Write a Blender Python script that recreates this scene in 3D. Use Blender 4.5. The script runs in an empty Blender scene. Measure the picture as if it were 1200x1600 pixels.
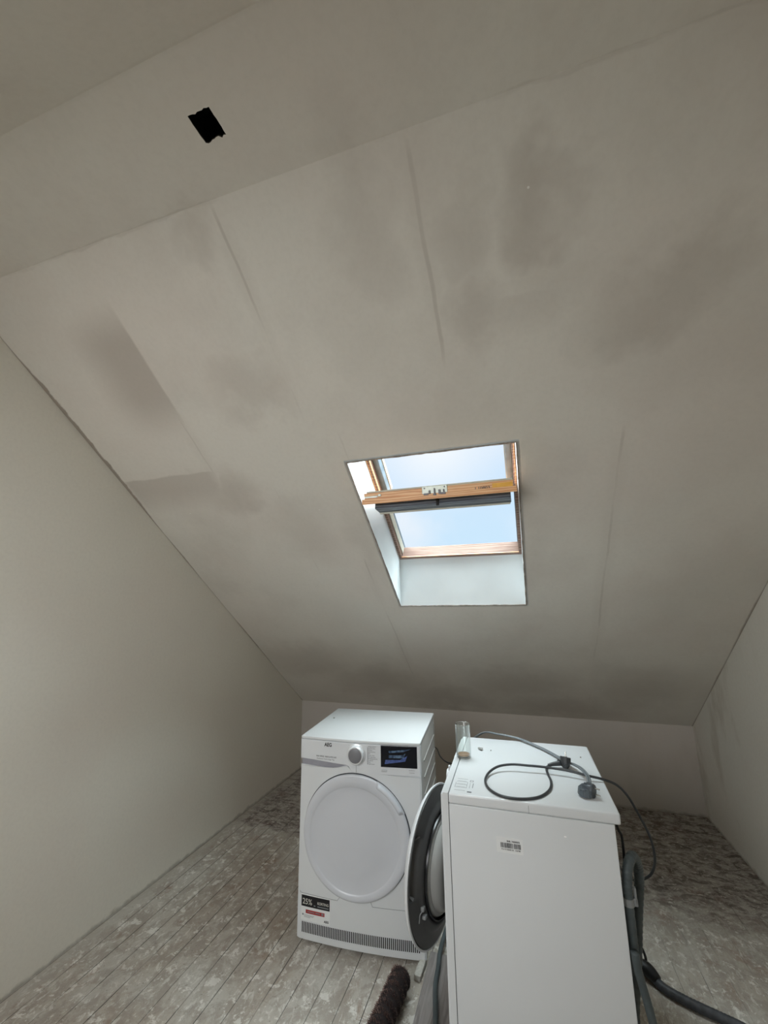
import bpy, bmesh, math, random
from mathutils import Vector, Matrix, noise
random.seed(7)
SC = bpy.context.scene
COL = SC.collection
pi = math.pi

# ------------------------------------------------------------------ room numbers (metres)
W = 3.146          # room width, x from the left wall to the right wall
HK = 0.579         # height of the low wall under the roof slope (plane y = 0)
ANG = 0.6389       # roof pitch
HC = 2.7246        # height of the narrow flat ceiling
YA = -(HC - HK) / math.tan(ANG)     # where slope meets flat ceiling (-2.888)
YB = -3.2135                        # other edge of the flat strip
YR = YB + YA                        # low wall behind the camera
CA, SA = math.cos(ANG), math.sin(ANG)

# ------------------------------------------------------------------ camera
cam_d = bpy.data.cameras.new('camera')
cam = bpy.data.objects.new('camera', cam_d)
COL.objects.link(cam)
cam_d.sensor_fit = 'AUTO'; cam_d.sensor_width = 36.0
cam_d.lens = 638.42 / 1600 * 36
cam_d.clip_start = 0.01; cam_d.clip_end = 200
right = Vector((0.951931, 0.306008, -0.013648))
up = Vector((0.0773007, -0.196876, 0.977376))
fwd = Vector((-0.296398, 0.93145, 0.211067))
Mc = Matrix((right, up, -fwd)).transposed().to_4x4()
Mc.translation = Vector((2.0221, -3.7202, 1.4955))
cam.matrix_world = Mc
SC.camera = cam

# ------------------------------------------------------------------ render look
SC.view_settings.view_transform = 'Standard'
SC.view_settings.look = 'None'
SC.view_settings.exposure = 0.10
SC.view_settings.gamma = 1.0
SC.view_settings.use_curve_mapping = False
SC.cycles.use_denoising = True
SC.cycles.max_bounces = 12
SC.cycles.diffuse_bounces = 8
SC.cycles.glossy_bounces = 5
SC.cycles.transmission_bounces = 10
SC.cycles.transparent_max_bounces = 12
SC.cycles.sample_clamp_indirect = 4.0
SC.cycles.caustics_refractive = False
SC.cycles.caustics_reflective = False

# ------------------------------------------------------------------ node helper
class N:
    """small expression builder on a node tree"""
    def __init__(s, nt): s.nt = nt
    def node(s, t, **k):
        n = s.nt.nodes.new(t)
        for a, b in k.items(): setattr(n, a, b)
        return n
    def put(s, sock, v):
        if isinstance(v, bpy.types.NodeSocket): s.nt.links.new(v, sock)
        elif v is not None: sock.default_value = v
    def m(s, op, a, b=None, c=None, clamp=False):
        n = s.node('ShaderNodeMath', operation=op); n.use_clamp = clamp
        s.put(n.inputs[0], a)
        if b is not None: s.put(n.inputs[1], b)
        if c is not None: s.put(n.inputs[2], c)
        return n.outputs[0]
    def add(s, a, b): return s.m('ADD', a, b)
    def sub(s, a, b): return s.m('SUBTRACT', a, b)
    def mul(s, a, b): return s.m('MULTIPLY', a, b)
    def step(s, x, a, b, o0=0.0, o1=1.0):
        n = s.node('ShaderNodeMapRange', interpolation_type='SMOOTHSTEP')
        s.put(n.inputs['Value'], x); n.inputs['From Min'].default_value = a; n.inputs['From Max'].default_value = b
        n.inputs['To Min'].default_value = o0; n.inputs['To Max'].default_value = o1
        return n.outputs[0]
    def xyz(s, v):
        n = s.node('ShaderNodeSeparateXYZ'); s.put(n.inputs[0], v); return n.outputs
    def comb(s, x, y, z):
        n = s.node('ShaderNodeCombineXYZ'); s.put(n.inputs[0], x); s.put(n.inputs[1], y); s.put(n.inputs[2], z); return n.outputs[0]
    def noise(s, vec, scale, detail=3.0, rough=0.5, dist=0.0, out=0):
        n = s.node('ShaderNodeTexNoise'); s.put(n.inputs['Vector'], vec)
        n.inputs['Scale'].default_value = scale; n.inputs['Detail'].default_value = detail
        n.inputs['Roughness'].default_value = rough; n.inputs['Distortion'].default_value = dist
        return n.outputs[out]
    def mix(s, f, a, b, mode='MIX'):
        n = s.node('ShaderNodeMix', data_type='RGBA', blend_type=mode)
        s.put(n.inputs[0], f)
        for i, v in ((6, a), (7, b)):
            s.put(n.inputs[i], v if isinstance(v, bpy.types.NodeSocket) else (*v, 1.0))
        return n.outputs[2]
    def bump(s, h, strength, dist=0.002):
        n = s.node('ShaderNodeBump'); s.put(n.inputs['Height'], h)
        n.inputs['Strength'].default_value = strength; n.inputs['Distance'].default_value = dist
        return n.outputs[0]

def new_mat(name):
    m = bpy.data.materials.new(name); m.use_nodes = True
    nt = m.node_tree
    b = nt.nodes['Principled BSDF']
    return m, N(nt), b

def srgb(r, g, b):
    f = lambda c: (c / 255 / 12.92) if c / 255 <= 0.04045 else ((c / 255 + 0.055) / 1.055) ** 2.4
    return (f(r), f(g), f(b))

def simple(name, col, rough=0.5, metal=0.0, var=0.04, scale=30.0, bump=0.0, spec=0.5, coat=0.0, trans=0.0, ior=1.45):
    m, n, b = new_mat(name)
    tc = n.node('ShaderNodeTexCoord').outputs['Object']
    nz = n.noise(tc, scale, 3)
    dark = tuple(c * (1 - var) for c in col); lite = tuple(min(1, c * (1 + var)) for c in col)
    n.put(b.inputs['Base Color'], n.mix(n.step(nz, .3, .7), dark, lite))
    b.inputs['Roughness'].default_value = rough
    b.inputs['Metallic'].default_value = metal
    b.inputs['Specular IOR Level'].default_value = spec
    b.inputs['Coat Weight'].default_value = coat
    b.inputs['Transmission Weight'].default_value = trans
    b.inputs['IOR'].default_value = ior
    if bump: n.put(b.inputs['Normal'], n.bump(nz, bump))
    return m

# ------------------------------------------------------------------ world and daylight
wd = bpy.data.worlds.new('sky'); SC.world = wd; wd.use_nodes = True
wn = N(wd.node_tree)
bg = wd.node_tree.nodes['Background']
gen = wn.node('ShaderNodeTexCoord').outputs['Generated']
gx, gy, gz = wn.xyz(gen)
skyblue = wn.mix(wn.step(gz, 0.10, 0.40), srgb(203, 232, 253), srgb(212, 232, 253))
cloud = wn.noise(gen, 3.2, 4, 0.55)
sky = wn.mix(wn.step(cloud, 0.42, 0.72), skyblue, srgb(232, 242, 252))
glow_v = wn.node('ShaderNodeVectorMath', operation='DISTANCE')
wn.put(glow_v.inputs[0], gen); glow_v.inputs[1].default_value = (-0.165, 0.915, 0.366)
sky = wn.mix(wn.step(glow_v.outputs['Value'], 0.0, 0.20, 0.85, 0.0), sky, (0.93, 0.97, 1.0))
wn.put(bg.inputs['Color'], sky)
bg.inputs['Strength'].default_value = .94

def area(name, loc, target, sx, sy, power, col):
    l = bpy.data.lights.new(name, 'AREA'); l.shape = 'RECTANGLE'; l.size = sx; l.size_y = sy
    l.energy = power; l.color = col
    o = bpy.data.objects.new(name, l); COL.objects.link(o)
    o.location = loc
    o.rotation_euler = (Vector(target) - Vector(loc)).to_track_quat('-Z', 'Y').to_euler()
    return o
# bright overcast sky above and to both sides of the front roof window
area('sky_light_top', (1.68, -1.2, 4.5), (1.70, -1.75, 1.9), 2.4, 2.6, 375, (0.88, 0.955, 1.0))
area('sky_light_west', (-.6, -1.0, 4.1), (1.70, -1.75, 1.9), 1.6, 1.6, 390, (0.86, 0.95, 1.0))
area('sky_light_east', (3.8, -1.0, 3.9), (1.70, -1.75, 1.9), 1.6, 1.6, 300, (0.78, 0.94, 1.0))
# fill lamp at the added, unseen roof window behind the camera
area('fill_light_rear', (0.95, YR + 2.05 * CA - .12 * SA, HK + 2.05 * SA + .12 * CA), (1.0, -3.0, 0.9), 1.15, 1.1, 31.5, (.97, .99, 1.0))

# ------------------------------------------------------------------ mesh helpers
def link_mesh(name, bm, mats, parent=None, smooth=False, recalc=True):
    if recalc: bmesh.ops.recalc_face_normals(bm, faces=bm.faces)
    me = bpy.data.meshes.new(name); bm.to_mesh(me); bm.free()
    if not isinstance(mats, (list, tuple)): mats = [mats]
    for m in mats: me.materials.append(m)
    if smooth:
        for p in me.polygons: p.use_smooth = True
    o = bpy.data.objects.new(name, me); COL.objects.link(o)
    if parent: o.parent = parent
    return o

def auto_smooth(o, ang=35):
    me = o.data
    for p in me.polygons: p.use_smooth = True
    bm = bmesh.new(); bm.from_mesh(me)
    for e in bm.edges:
        if len(e.link_faces) == 2 and e.calc_face_angle(0) > math.radians(ang): e.smooth = False
    bm.to_mesh(me); bm.free()
    return o

def empty(name, loc=(0, 0, 0), rz=0.0):
    o = bpy.data.objects.new(name, None); COL.objects.link(o)
    o.location = loc; o.rotation_euler = (0, 0, rz); o.empty_display_size = .1
    return o

def tag(o, label, cat, group=None, kind=None):
    if label: o['label'] = label
    if cat: o['category'] = cat
    if group: o['group'] = group
    if kind: o['kind'] = kind
    return o

def box(bm, x0, x1, y0, y1, z0, z1, bev=0.0, seg=2, M=None, mi=0):
    r = bmesh.ops.create_cube(bm, size=1.0)
    vs = r['verts']
    for v in vs:
        v.co = Vector(((x0 + x1) / 2 + v.co.x * (x1 - x0), (y0 + y1) / 2 + v.co.y * (y1 - y0), (z0 + z1) / 2 + v.co.z * (z1 - z0)))
    fs = set(f for v in vs for f in v.link_faces)
    if bev > 0:
        es = list(set(e for v in vs for e in v.link_edges))
        r2 = bmesh.ops.bevel(bm, geom=es, offset=bev, segments=seg, affect='EDGES', profile=.5)
        fs = set(r2['faces']); vs2 = set(v for f in fs for v in f.verts)
        fs = set(f for v in vs2 for f in v.link_faces); vs = list(set(v for f in fs for v in f.verts))
    for f in fs: f.material_index = mi
    if M is not None:
        for v in vs: v.co = M @ v.co
    return vs

def tube_pts(pts, n=8):
    """Catmull-Rom through the points"""
    P = [Vector(p) for p in pts]; P = [2 * P[0] - P[1]] + P + [2 * P[-1] - P[-2]]
    out = []
    for i in range(1, len(P) - 2):
        a, b, c, d = P[i - 1:i + 3]
        for k in range(n):
            t = k / n
            out.append(0.5 * ((2 * b) + (c - a) * t + (2 * a - 5 * b + 4 * c - d) * t * t + (3 * b - a - 3 * c + d) * t ** 3))
    out.append(P[-2]); return out

def tube(bm, pts, r, seg=10, n=8, flat=1.0, caps=True, rfun=None, mi=0, raw=False):
    Q = [Vector(p) for p in pts] if raw else tube_pts(pts, n)
    up_ = Vector((0, 0, 1)); rings = []
    prev = None
    for i, p in enumerate(Q):
        t = (Q[min(i + 1, len(Q) - 1)] - Q[max(i - 1, 0)]).normalized()
        if prev is None:
            a = up_ if abs(t.z) < .9 else Vector((1, 0, 0))
            s = t.cross(a).normalized()
        else:
            s = (prev - t * prev.dot(t)).normalized()
        prev = s; u = s.cross(t).normalized()
        rr = rfun(i / (len(Q) - 1)) if rfun else r
        rings.append([bm.verts.new(p + s * (math.cos(2 * pi * k / seg) * rr) + u * (math.sin(2 * pi * k / seg) * rr * flat)) for k in range(seg)])
    for a, b in zip(rings, rings[1:]):
        for k in range(seg):
            bm.faces.new((a[k], a[(k + 1) % seg], b[(k + 1) % seg], b[k])).material_index = mi
    if caps:
        bm.faces.new(rings[0][::-1]).material_index = mi; bm.faces.new(rings[-1]).material_index = mi

def lathe(bm, prof, seg=64, M=None, mi=0, sweep=2 * pi, a0=0.0):
    """profile of (radius, height) turned about local z"""
    full = abs(sweep - 2 * pi) < 1e-6
    cnt = seg if full else seg + 1
    rings = []
    for (r, h) in prof:
        if r < 1e-6:
            v = bm.verts.new((0, 0, h)); rings.append([v]); continue
        rings.append([bm.verts.new((r * math.cos(a0 + sweep * k / seg), r * math.sin(a0 + sweep * k / seg), h)) for k in range(cnt)])
    for a, b in zip(rings, rings[1:]):
        for k in range(seg):
            k2 = (k + 1) % cnt
            if len(a) == 1 and len(b) == 1: continue
            if len(a) == 1: f = bm.faces.new((a[0], b[k2], b[k]))
            elif len(b) == 1: f = bm.faces.new((a[k], a[k2], b[0]))
            else: f = bm.faces.new((a[k], a[k2], b[k2], b[k]))
            f.material_index = mi
    if M is not None:
        for ring in rings:
            for v in ring: v.co = M @ v.co
    return rings

def quad(bm, pts, mi=0):
    f = bm.faces.new([bm.verts.new(p) for p in pts]); f.material_index = mi; return f

def text_bm(bm, s, size, M, width=None, depth=0.0, bold=0.0):
    """built-in font text as flat mesh, fitted to a width, added to bm under matrix M (text plane = local xy)"""
    cu = bpy.data.curves.new('t', 'FONT'); cu.body = s; cu.size = size; cu.offset = bold
    cu.align_x = 'LEFT'; cu.extrude = depth; cu.resolution_u = 3
    o = bpy.data.objects.new('t', cu); COL.objects.link(o)
    dg = bpy.context.evaluated_depsgraph_get(); dg.update()
    me = bpy.data.meshes.new_from_object(o.evaluated_get(dg))
    bpy.data.objects.remove(o); bpy.data.curves.remove(cu)
    if me.vertices:
        xs = [v.co.x for v in me.vertices]; x0, x1 = min(xs), max(xs)
        k = (width / (x1 - x0)) if width else 1.0
        for v in me.vertices: v.co = M @ Vector(((v.co.x - x0) * k, v.co.y, v.co.z))
        bm.from_mesh(me)
    bpy.data.meshes.remove(me)

# ------------------------------------------------------------------ materials
def plaster_group(n, base, dark, pink, vec, scale=1.0):
    a = n.noise(vec, 1.3 * scale, 5, .55)
    b = n.noise(vec, 60, 3, .6)
    c = n.mix(n.step(a, .42, .68, 0, .35), base, pink)
    return n.mix(n.mul(n.step(b, .35, .75), .10), c, dark), b

WALL = srgb(216, 212, 203); WALL_D = srgb(184, 178, 168); WALL_P = srgb(210, 199, 190)

m_ceil, n, b = new_mat('damp_shaded_plaster')
geo = n.node('ShaderNodeNewGeometry').outputs['Position']
px, py, pz = n.xyz(geo)
sco = n.m('DIVIDE', n.mul(py, -1.0), CA)          # distance along the slope
wob = n.noise(geo, 3.0, 3, .6)
wob2 = n.noise(geo, 7.0, 3, .6, out=0)
wob3 = n.noise(geo, 1.6, 4, .6)
wob4 = n.noise(n.comb(n.add(px, 7.0), py, pz), 1.9, 4, .6)
dx = n.add(px, n.add(n.mul(n.sub(wob, .5), .30), n.mul(n.sub(wob3, .5), .45))); ds = n.add(sco, n.add(n.mul(n.sub(wob2, .5), .30), n.mul(n.sub(wob4, .5), .50)))
col, fine = plaster_group(n, WALL, WALL_D, WALL_P, geo)
tot = None
def acc(v):
    global tot
    tot = v if tot is None else n.m('MAXIMUM', tot, v)
# soft damp patches, and painted shade low on the slope: x, s, rx, rs, amount
for (cx_, cs_, rx, rs, k) in [
    (.66, 2.50, .17, .16, .55), (1.02, 3.02, .22, .16, .45), (1.14, 3.56, .12, .10, .40), (1.62, 3.44, .10, .26, .38),
    (1.55, 3.10, .12, .25, .20), (1.93, 3.33, .13, .16, .42), (2.20, 3.36, .11, .13, .62), (1.95, 3.10, .17, .14, .52),
    (2.24, 3.18, .13, .12, .25), (2.52, 3.05, .22, .17, .60), (2.72, 2.85, .3, .3, .25), (.35, .75, .45, .30, .55), (.9, .45, .5, .32, .7), (1.35, .25, .5, .25, .75),
    (1.95, .50, .45, .30, .70), (2.72, .55, .40, .35, .62), (2.2, .15, .6, .25, .7), (.9, 2.15, .22, .25, .30), (1.27, 2.05, .10, .35, .30),
    (1.0, 1.4, .4, .3, .2), (2.9, 1.6, .35, .5, .35), (2.72, 2.3, .2, .5, .15), (.25, 3.35, .3, .3, .15)]:
    u = n.m('DIVIDE', n.sub(dx, cx_), rx); v = n.m('DIVIDE', n.sub(ds, cs_), rs)
    r = n.m('SQRT', n.add(n.mul(u, u), n.mul(v, v)))
    acc(n.step(r, .1, 1.45, k, 0))
# board edges that dried differently: sharp on one side
def rect(xv, sv, x0, x1, sx0, sx1, s0, s1, ss0, ss1, k):
    p = n.mul(n.step(xv, x0 - sx0, x0 + sx0), n.step(xv, x1 - sx1, x1 + sx1, 1, 0))
    q = n.mul(n.step(sv, s0 - ss0, s0 + ss0), n.step(sv, s1 - ss1, s1 + ss1, 1, 0))
    return n.mul(n.mul(p, q), k)
sw = n.add(px, n.mul(n.sub(wob, .5), .03))
ss_ = n.add(sco, n.mul(n.sub(wob2, .5), .03))
acc(rect(sw, sco, .36, .622, .14, .008, 2.93, 3.36, .14, .10, .85))
acc(rect(px, ss_, .02, .60, .03, .05, 2.44, 2.625, .12, .007, .62))
acc(rect(px, ss_, 1.86, 2.24, .15, .05, 3.02, 3.13, .07, .012, .30))
# joint lines every board width
mod = n.noise(geo, 2.3, 2, .5)
for (xc, s0, s1, k, wdt) in [(.605, 2.35, 3.35, .45, .006), (1.20, 2.85, 3.60, .60, .009), (1.83, 2.95, 3.60, .60, .012), (.89, 1.85, 2.5, .40, .006),
                             (1.205, .25, 1.95, .50, .008), (2.45, .10, 2.60, .45, .009), (1.33, 2.0, 2.75, .22, .006), (1.85, .1, .9, .35, .006)]:
    xd = n.m('ABSOLUTE', n.sub(n.add(px, n.mul(n.sub(wob, .5), .025)), xc))
    ln = n.mul(n.step(xd, wdt * .25, wdt, 1, 0), n.mul(n.step(sco, s0 - .1, s0 + .1), n.step(sco, s1 - .08, s1 + .02, 1, 0)))
    ln = n.mul(ln, n.step(mod, .30, .55, .35 * k, k)); acc(ln)
    sh = n.mul(n.step(xd, .01, .06, .28 * k, 0), n.mul(n.step(sco, s0 - .1, s0 + .2), n.step(sco, s1 - .2, s1 + .02, 1, 0))); acc(sh)
# joint under the flat ceiling, and the far one
yd = n.m('ABSOLUTE', n.sub(n.add(py, n.mul(n.sub(wob2, .5), .03)), YA)); acc(n.mul(n.step(yd, .002, .008, .38, 0), n.step(mod, .38, .6, .0, 1)))
yd = n.m('ABSOLUTE', n.sub(py, YB)); acc(n.step(yd, .002, .010, .12, 0))
# crack along the left wall and the right wall
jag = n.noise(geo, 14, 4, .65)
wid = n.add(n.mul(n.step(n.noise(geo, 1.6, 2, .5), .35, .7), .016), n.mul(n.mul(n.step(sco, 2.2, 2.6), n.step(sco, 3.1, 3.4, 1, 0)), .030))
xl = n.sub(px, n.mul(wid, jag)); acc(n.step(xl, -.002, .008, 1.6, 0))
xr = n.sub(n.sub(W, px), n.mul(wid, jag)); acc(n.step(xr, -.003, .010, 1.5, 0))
tot = n.m('MAXIMUM', tot, n.mul(n.step(n.noise(geo, .9, 5, .62), .48, .72), .32))
col = n.mix(n.mul(tot, .52), col, srgb(136, 124, 112))
# plaster spatters
vo = n.node('ShaderNodeTexVoronoi'); n.put(vo.inputs['Vector'], geo); vo.inputs['Scale'].default_value = 5.0
col = n.mix(n.step(vo.outputs['Distance'], .012, .020, .8, 0), col, srgb(235, 235, 230))
n.put(b.inputs['Base Color'], col); b.inputs['Roughness'].default_value = .8; b.inputs['Specular IOR Level'].default_value = .25
n.put(b.inputs['Normal'], n.bump(n.add(n.mul(n.noise(geo, 2.6, 3, .5), 3.0), n.mul(fine, .15)), .35, .006))

def wall_mat(name, base, streak=0.0):
    m, n, b = new_mat(name)
    geo = n.node('ShaderNodeNewGeometry').outputs['Position']
    x, y, z = n.xyz(geo)
    a = n.noise(geo, 1.1, 4, .55); f = n.noise(geo, 70, 3, .6)
    c = n.mix(n.step(a, .45, .7, 0, .28), base, WALL_P)
    st = n.noise(n.comb(n.mul(x, 3.0), n.mul(y, 3.0), n.mul(z, 1.2)), 1.4, 5, .6)
    c = n.mix(n.step(st, .52, .72, 0, streak), c, srgb(160, 146, 130))
    c = n.mix(n.mul(n.step(f, .35, .75), .12), c, WALL_D)
    # dirty line of dust just above the floor boards
    zz = n.add(z, n.mul(n.sub(n.noise(geo, 16, 4, .6), .5), .05))
    c = n.mix(n.step(zz, .0, .022, .55, 0), c, srgb(130, 122, 110))
    n.put(b.inputs['Base Color'], c); b.inputs['Roughness'].default_value = .85; b.inputs['Specular IOR Level'].default_value = .2
    n.put(b.inputs['Normal'], n.bump(n.add(n.mul(n.noise(geo, 3.0, 3, .5), 2.0), n.mul(f, .25)), .35, .004))
    return m
m_wall_l = wall_mat('plaster_wall_left', srgb(220, 216, 205))
m_wall_r = wall_mat('plaster_wall_right', srgb(218, 216, 208), .35)
m_wall_b = wall_mat('plaster_wall_back', srgb(194, 188, 181), .15)

# floor boards
m_floor, n, b = new_mat('spattered_floorboards')
geo = n.node('ShaderNodeNewGeometry').outputs['Position']
x, y, z = n.xyz(geo)
PIT = .0965
wv = n.mul(n.sub(n.noise(n.comb(n.mul(x, .0), n.mul(y, 1.0), 0.0), 2.0, 2), .5), .006)
ph = n.m('DIVIDE', n.sub(n.add(x, wv), .102 - PIT * 10), PIT)
idx = n.m('FLOOR', ph); fr = n.m('FRACT', ph)
edge = n.m('MINIMUM', fr, n.sub(1.0, fr))
wn_ = n.node('ShaderNodeTexWhiteNoise', noise_dimensions='1D'); n.put(wn_.inputs['W'], idx)
pr = wn_.outputs['Value']
gv = n.comb(n.add(n.mul(x, 26.0), n.mul(idx, 3.7)), n.mul(y, 1.6), 0.0)
grain = n.noise(gv, 1.5, 6, .6, .4)
wood = n.mix(grain, srgb(134, 125, 114), srgb(184, 174, 162))
wood = n.mix(n.mul(pr, .35), wood, srgb(152, 138, 122))
vs_ = n.comb(n.mul(x, 1.0), n.mul(y, .55), 0.0)
film = n.noise(vs_, 2.2, 9, .74, .7)                 # grey plaster film wiped over the boards
wood = n.mix(n.step(film, .36, .64, .05, .75), wood, srgb(186, 184, 176))
mot = n.noise(n.comb(x, n.mul(y, .8), 1.0), 11.0, 8, .75, .5)
wood = n.mix(n.step(mot, .43, .56, .50, 0), wood, srgb(136, 126, 116))
spl2 = n.noise(n.comb(n.mul(x, 1.2), n.mul(y, 1.2), 9.0), 4.0, 8, .72, .5)
wood = n.mix(n.step(spl2, .54, .68, 0, .60), wood, srgb(134, 108, 90))
spl = n.noise(vs_, 38, 7, .74, .5)
wood = n.mix(n.step(spl, .52, .63, 0, .62), wood, srgb(212, 210, 203))
spl3 = n.noise(n.comb(x, y, 3.0), 13.0, 6, .72, .3)
wood = n.mix(n.step(spl3, .58, .615, 0, .62), wood, srgb(222, 220, 213))
vf = n.node('ShaderNodeTexVoronoi'); n.put(vf.inputs['Vector'], n.comb(n.add(x, n.mul(mot, .05)), n.add(y, n.mul(spl, .05)), 0.0)); vf.inputs['Scale'].default_value = 16.0
wood = n.mix(n.step(vf.outputs['Distance'], .06, .12, .6, 0), wood, srgb(226, 224, 218))
dots = n.noise(n.comb(x, y, 6.0), 70, 4, .7)
wood = n.mix(n.step(dots, .60, .68, 0, .55), wood, srgb(104, 94, 84))
# old dark stain along the low wall and under the right side
en = n.mul(n.sub(n.noise(geo, 9, 5, .6), .5), .16)
d1 = n.step(n.add(y, en), -.99, -.93)
d2 = n.step(n.add(y, n.mul(en, 2.0)), -1.25, -.85)
left = n.step(x, .9, 1.6, 1, 0)
dk = n.m('MAXIMUM', n.mul(d1, left), n.mul(d2, n.step(x, 1.5, 2.1)))
ddn = n.noise(n.comb(n.mul(x, 1.0), n.mul(y, 1.6), 5.0), 12, 9, .78, .8)
dkc = n.mix(n.step(ddn, .40, .58), srgb(84, 73, 68), srgb(170, 164, 156))
rd = n.noise(n.comb(x, y, 12.0), 7.0, 6, .7)
dkc = n.mix(n.step(rd, .52, .66, 0, .6), dkc, srgb(92, 62, 56))
dsp = n.noise(n.comb(n.mul(x, 1.0), n.mul(y, 1.5), 7.0), 34, 6, .74, .6)
dkc = n.mix(n.step(dsp, .56, .63, 0, .85), dkc, srgb(216, 213, 206))
col = n.mix(n.mul(dk, .88), wood, dkc)
# dust near the walls
col = n.mix(n.step(n.add(x, n.mul(en, .5)), .02, .10, .6, 0), col, srgb(172, 167, 157))
groove = n.step(edge, .007, .022, 1, 0)
gmod = n.step(n.noise(n.comb(n.mul(idx, 5.1), n.mul(y, 1.3), 0.0), 1.6, 3), .36, .50, .25, 1.0)
gmod = n.mul(gmod, n.m('MAXIMUM', n.step(x, 1.9, 2.3, 1, .0), n.step(n.noise(n.comb(idx, n.mul(y, 2.2), 2.0), 2.0, 2), .5, .6, 0.0, .5)))
col = n.mix(n.mul(groove, gmod), col, srgb(38, 33, 29))
n.put(b.inputs['Base Color'], col)
n.put(b.inputs['Roughness'], n.step(spl, .4, .7, .55, .85)); b.inputs['Specular IOR Level'].default_value = .3
n.put(b.inputs['Normal'], n.bump(n.add(n.mul(spl, .4), n.mul(groove, -1.0)), .5, .004))

# enamel with slight tint
m_white = simple('white_enamel', srgb(214, 217, 219), .28, var=.01, scale=4, coat=.25)
m_white_pl = simple('white_plastic', srgb(214, 217, 220), .35, var=.01, scale=4)
m_door_w = simple('white_door_plastic', srgb(203, 206, 212), .30, var=.01, scale=4, coat=.2)
m_side = simple('greyer_side_paint', srgb(182, 180, 177), .38, var=.02, scale=6)  # dryer cabinet and ribs, greyer than the white enamel
m_grey_pl = simple('grey_plastic', srgb(132, 132, 138), .45, var=.04)
m_rec = simple('grey_recess_plastic', srgb(150, 150, 158), .4, var=.03)
m_dial = simple('dial_grey_plastic', srgb(122, 122, 126), .35, var=.03)
m_silver = simple('silver_dial_ring', srgb(214, 216, 218), .25, metal=.15, var=.02)
m_dark_pl = simple('anthracite_plastic', srgb(66, 66, 66), .38, var=.06)
m_dark_pl2 = simple('black_gloss_plastic', srgb(30, 31, 34), .25, var=.05)
m_chan = simple('mid_grey_plastic', srgb(118, 118, 118), .36, var=.05)
m_black = simple('black_ink', srgb(22, 22, 26), .5, var=.05)
m_ink = simple('grey_print_ink', srgb(88, 90, 94), .6, var=.03)
m_ink_l = simple('light_grey_print_ink', srgb(128, 132, 134), .6, var=.03)
m_red = simple('red_print_ink', srgb(160, 48, 52), .5, var=.05)
m_paper = simple('white_sticker_paper', srgb(226, 228, 228), .5, var=.02)
m_pale_ink = simple('pale_print_ink', srgb(205, 204, 196), .6, var=.03)
m_rubber = simple('grey_green_hose_rubber', srgb(74, 82, 84), .5, var=.12, scale=40, bump=.15)
m_rubber_d = simple('dark_hose_rubber', srgb(62, 64, 68), .55, var=.2, scale=60, bump=.2)
m_cable = simple('charcoal_cable_sheath', srgb(56, 58, 60), .4, var=.1)
m_cable_g = simple('grey_cable_sheath', srgb(112, 118, 122), .4, var=.08)
m_pin = simple('nickel_pin', srgb(176, 176, 172), .25, metal=.9, var=.05)
m_clip = simple('pale_grey_clip', srgb(134, 136, 136), .4, var=.05)
m_blackp = simple('matte_black_plastic', srgb(16, 17, 18), .5, var=.1)
m_gasket = simple('grey_rubber_gasket', srgb(110, 110, 112), .5, var=.05)
m_steel = simple('drum_steel', srgb(160, 160, 162), .3, metal=.9, var=.05)
m_void = simple('dark_loft_void', srgb(26, 24, 22), .95, var=.2)
m_crumb = simple('grey_plaster_crumb', srgb(150, 150, 146), .9, var=.2, scale=90)
m_lining = simple('white_reveal_paint', srgb(222, 227, 228), .9, var=.02, scale=6, spec=.05)
m_lead = simple('grey_aluminium_cladding', srgb(118, 130, 138), .45, metal=.4, var=.15, scale=20)
m_latchpl = simple('pale_latch_metal', srgb(202, 208, 198), .35, metal=.3, var=.06, scale=60)
m_seal = simple('white_seal_strip', srgb(214, 212, 198), .8, var=.05, spec=.1)
m_plastic_edge = simple('raw_plasterboard_edge', srgb(60, 54, 48), .9, var=.25, scale=80)

m_scr, n, b = new_mat('black_display_glass')
b.inputs['Base Color'].default_value = (*srgb(10, 14, 24), 1); b.inputs['Roughness'].default_value = .06
b.inputs['Specular IOR Level'].default_value = .3

def pine(name, c0, c1, axis=0):
    m, n, b = new_mat(name)
    tc = n.node('ShaderNodeTexCoord').outputs['Object']
    x, y, z = n.xyz(tc)
    v = n.comb(n.mul(x, 2.2), n.mul(y, 30.0), n.mul(z, 30.0)) if axis == 0 else n.comb(n.mul(x, 30.0), n.mul(y, 2.2), n.mul(z, 30.0))
    g = n.noise(v, 1.8, 5, .6, 1.2)
    w = n.node('ShaderNodeTexWave', wave_type='BANDS', bands_direction='Y')
    n.put(w.inputs['Vector'], n.comb(n.mul(x, .6), n.mul(z, 6.0), n.mul(y, 6.0))); w.inputs['Scale'].default_value = 5; w.inputs['Distortion'].default_value = 6; w.inputs['Detail'].default_value = 2
    f = n.add(n.mul(g, .7), n.mul(w.outputs['Fac'], .3)) if axis == 0 else g
    n.put(b.inputs['Base Color'], n.mix(n.step(f, .3, .7), c0, c1)); b.inputs['Roughness'].default_value = .45
    b.inputs['Coat Weight'].default_value = .15
    return m
m_pine = pine('lacquered_pine', srgb(224, 158, 108), srgb(250, 204, 156))
m_pine_p = pine('faded_pine', srgb(132, 108, 97), srgb(162, 141, 130))
m_pine_p.node_tree.nodes['Principled BSDF'].inputs['Coat Weight'].default_value = 0
m_pine_p.node_tree.nodes['Principled BSDF'].inputs['Roughness'].default_value = .85
m_pine_p.node_tree.nodes['Principled BSDF'].inputs['Specular IOR Level'].default_value = .05
m_old = pine('weathered_grey_board', srgb(62, 70, 84), srgb(122, 132, 146))
m_board = pine('grey_worn_board', srgb(112, 106, 104), srgb(146, 141, 138), axis=1)

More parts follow.
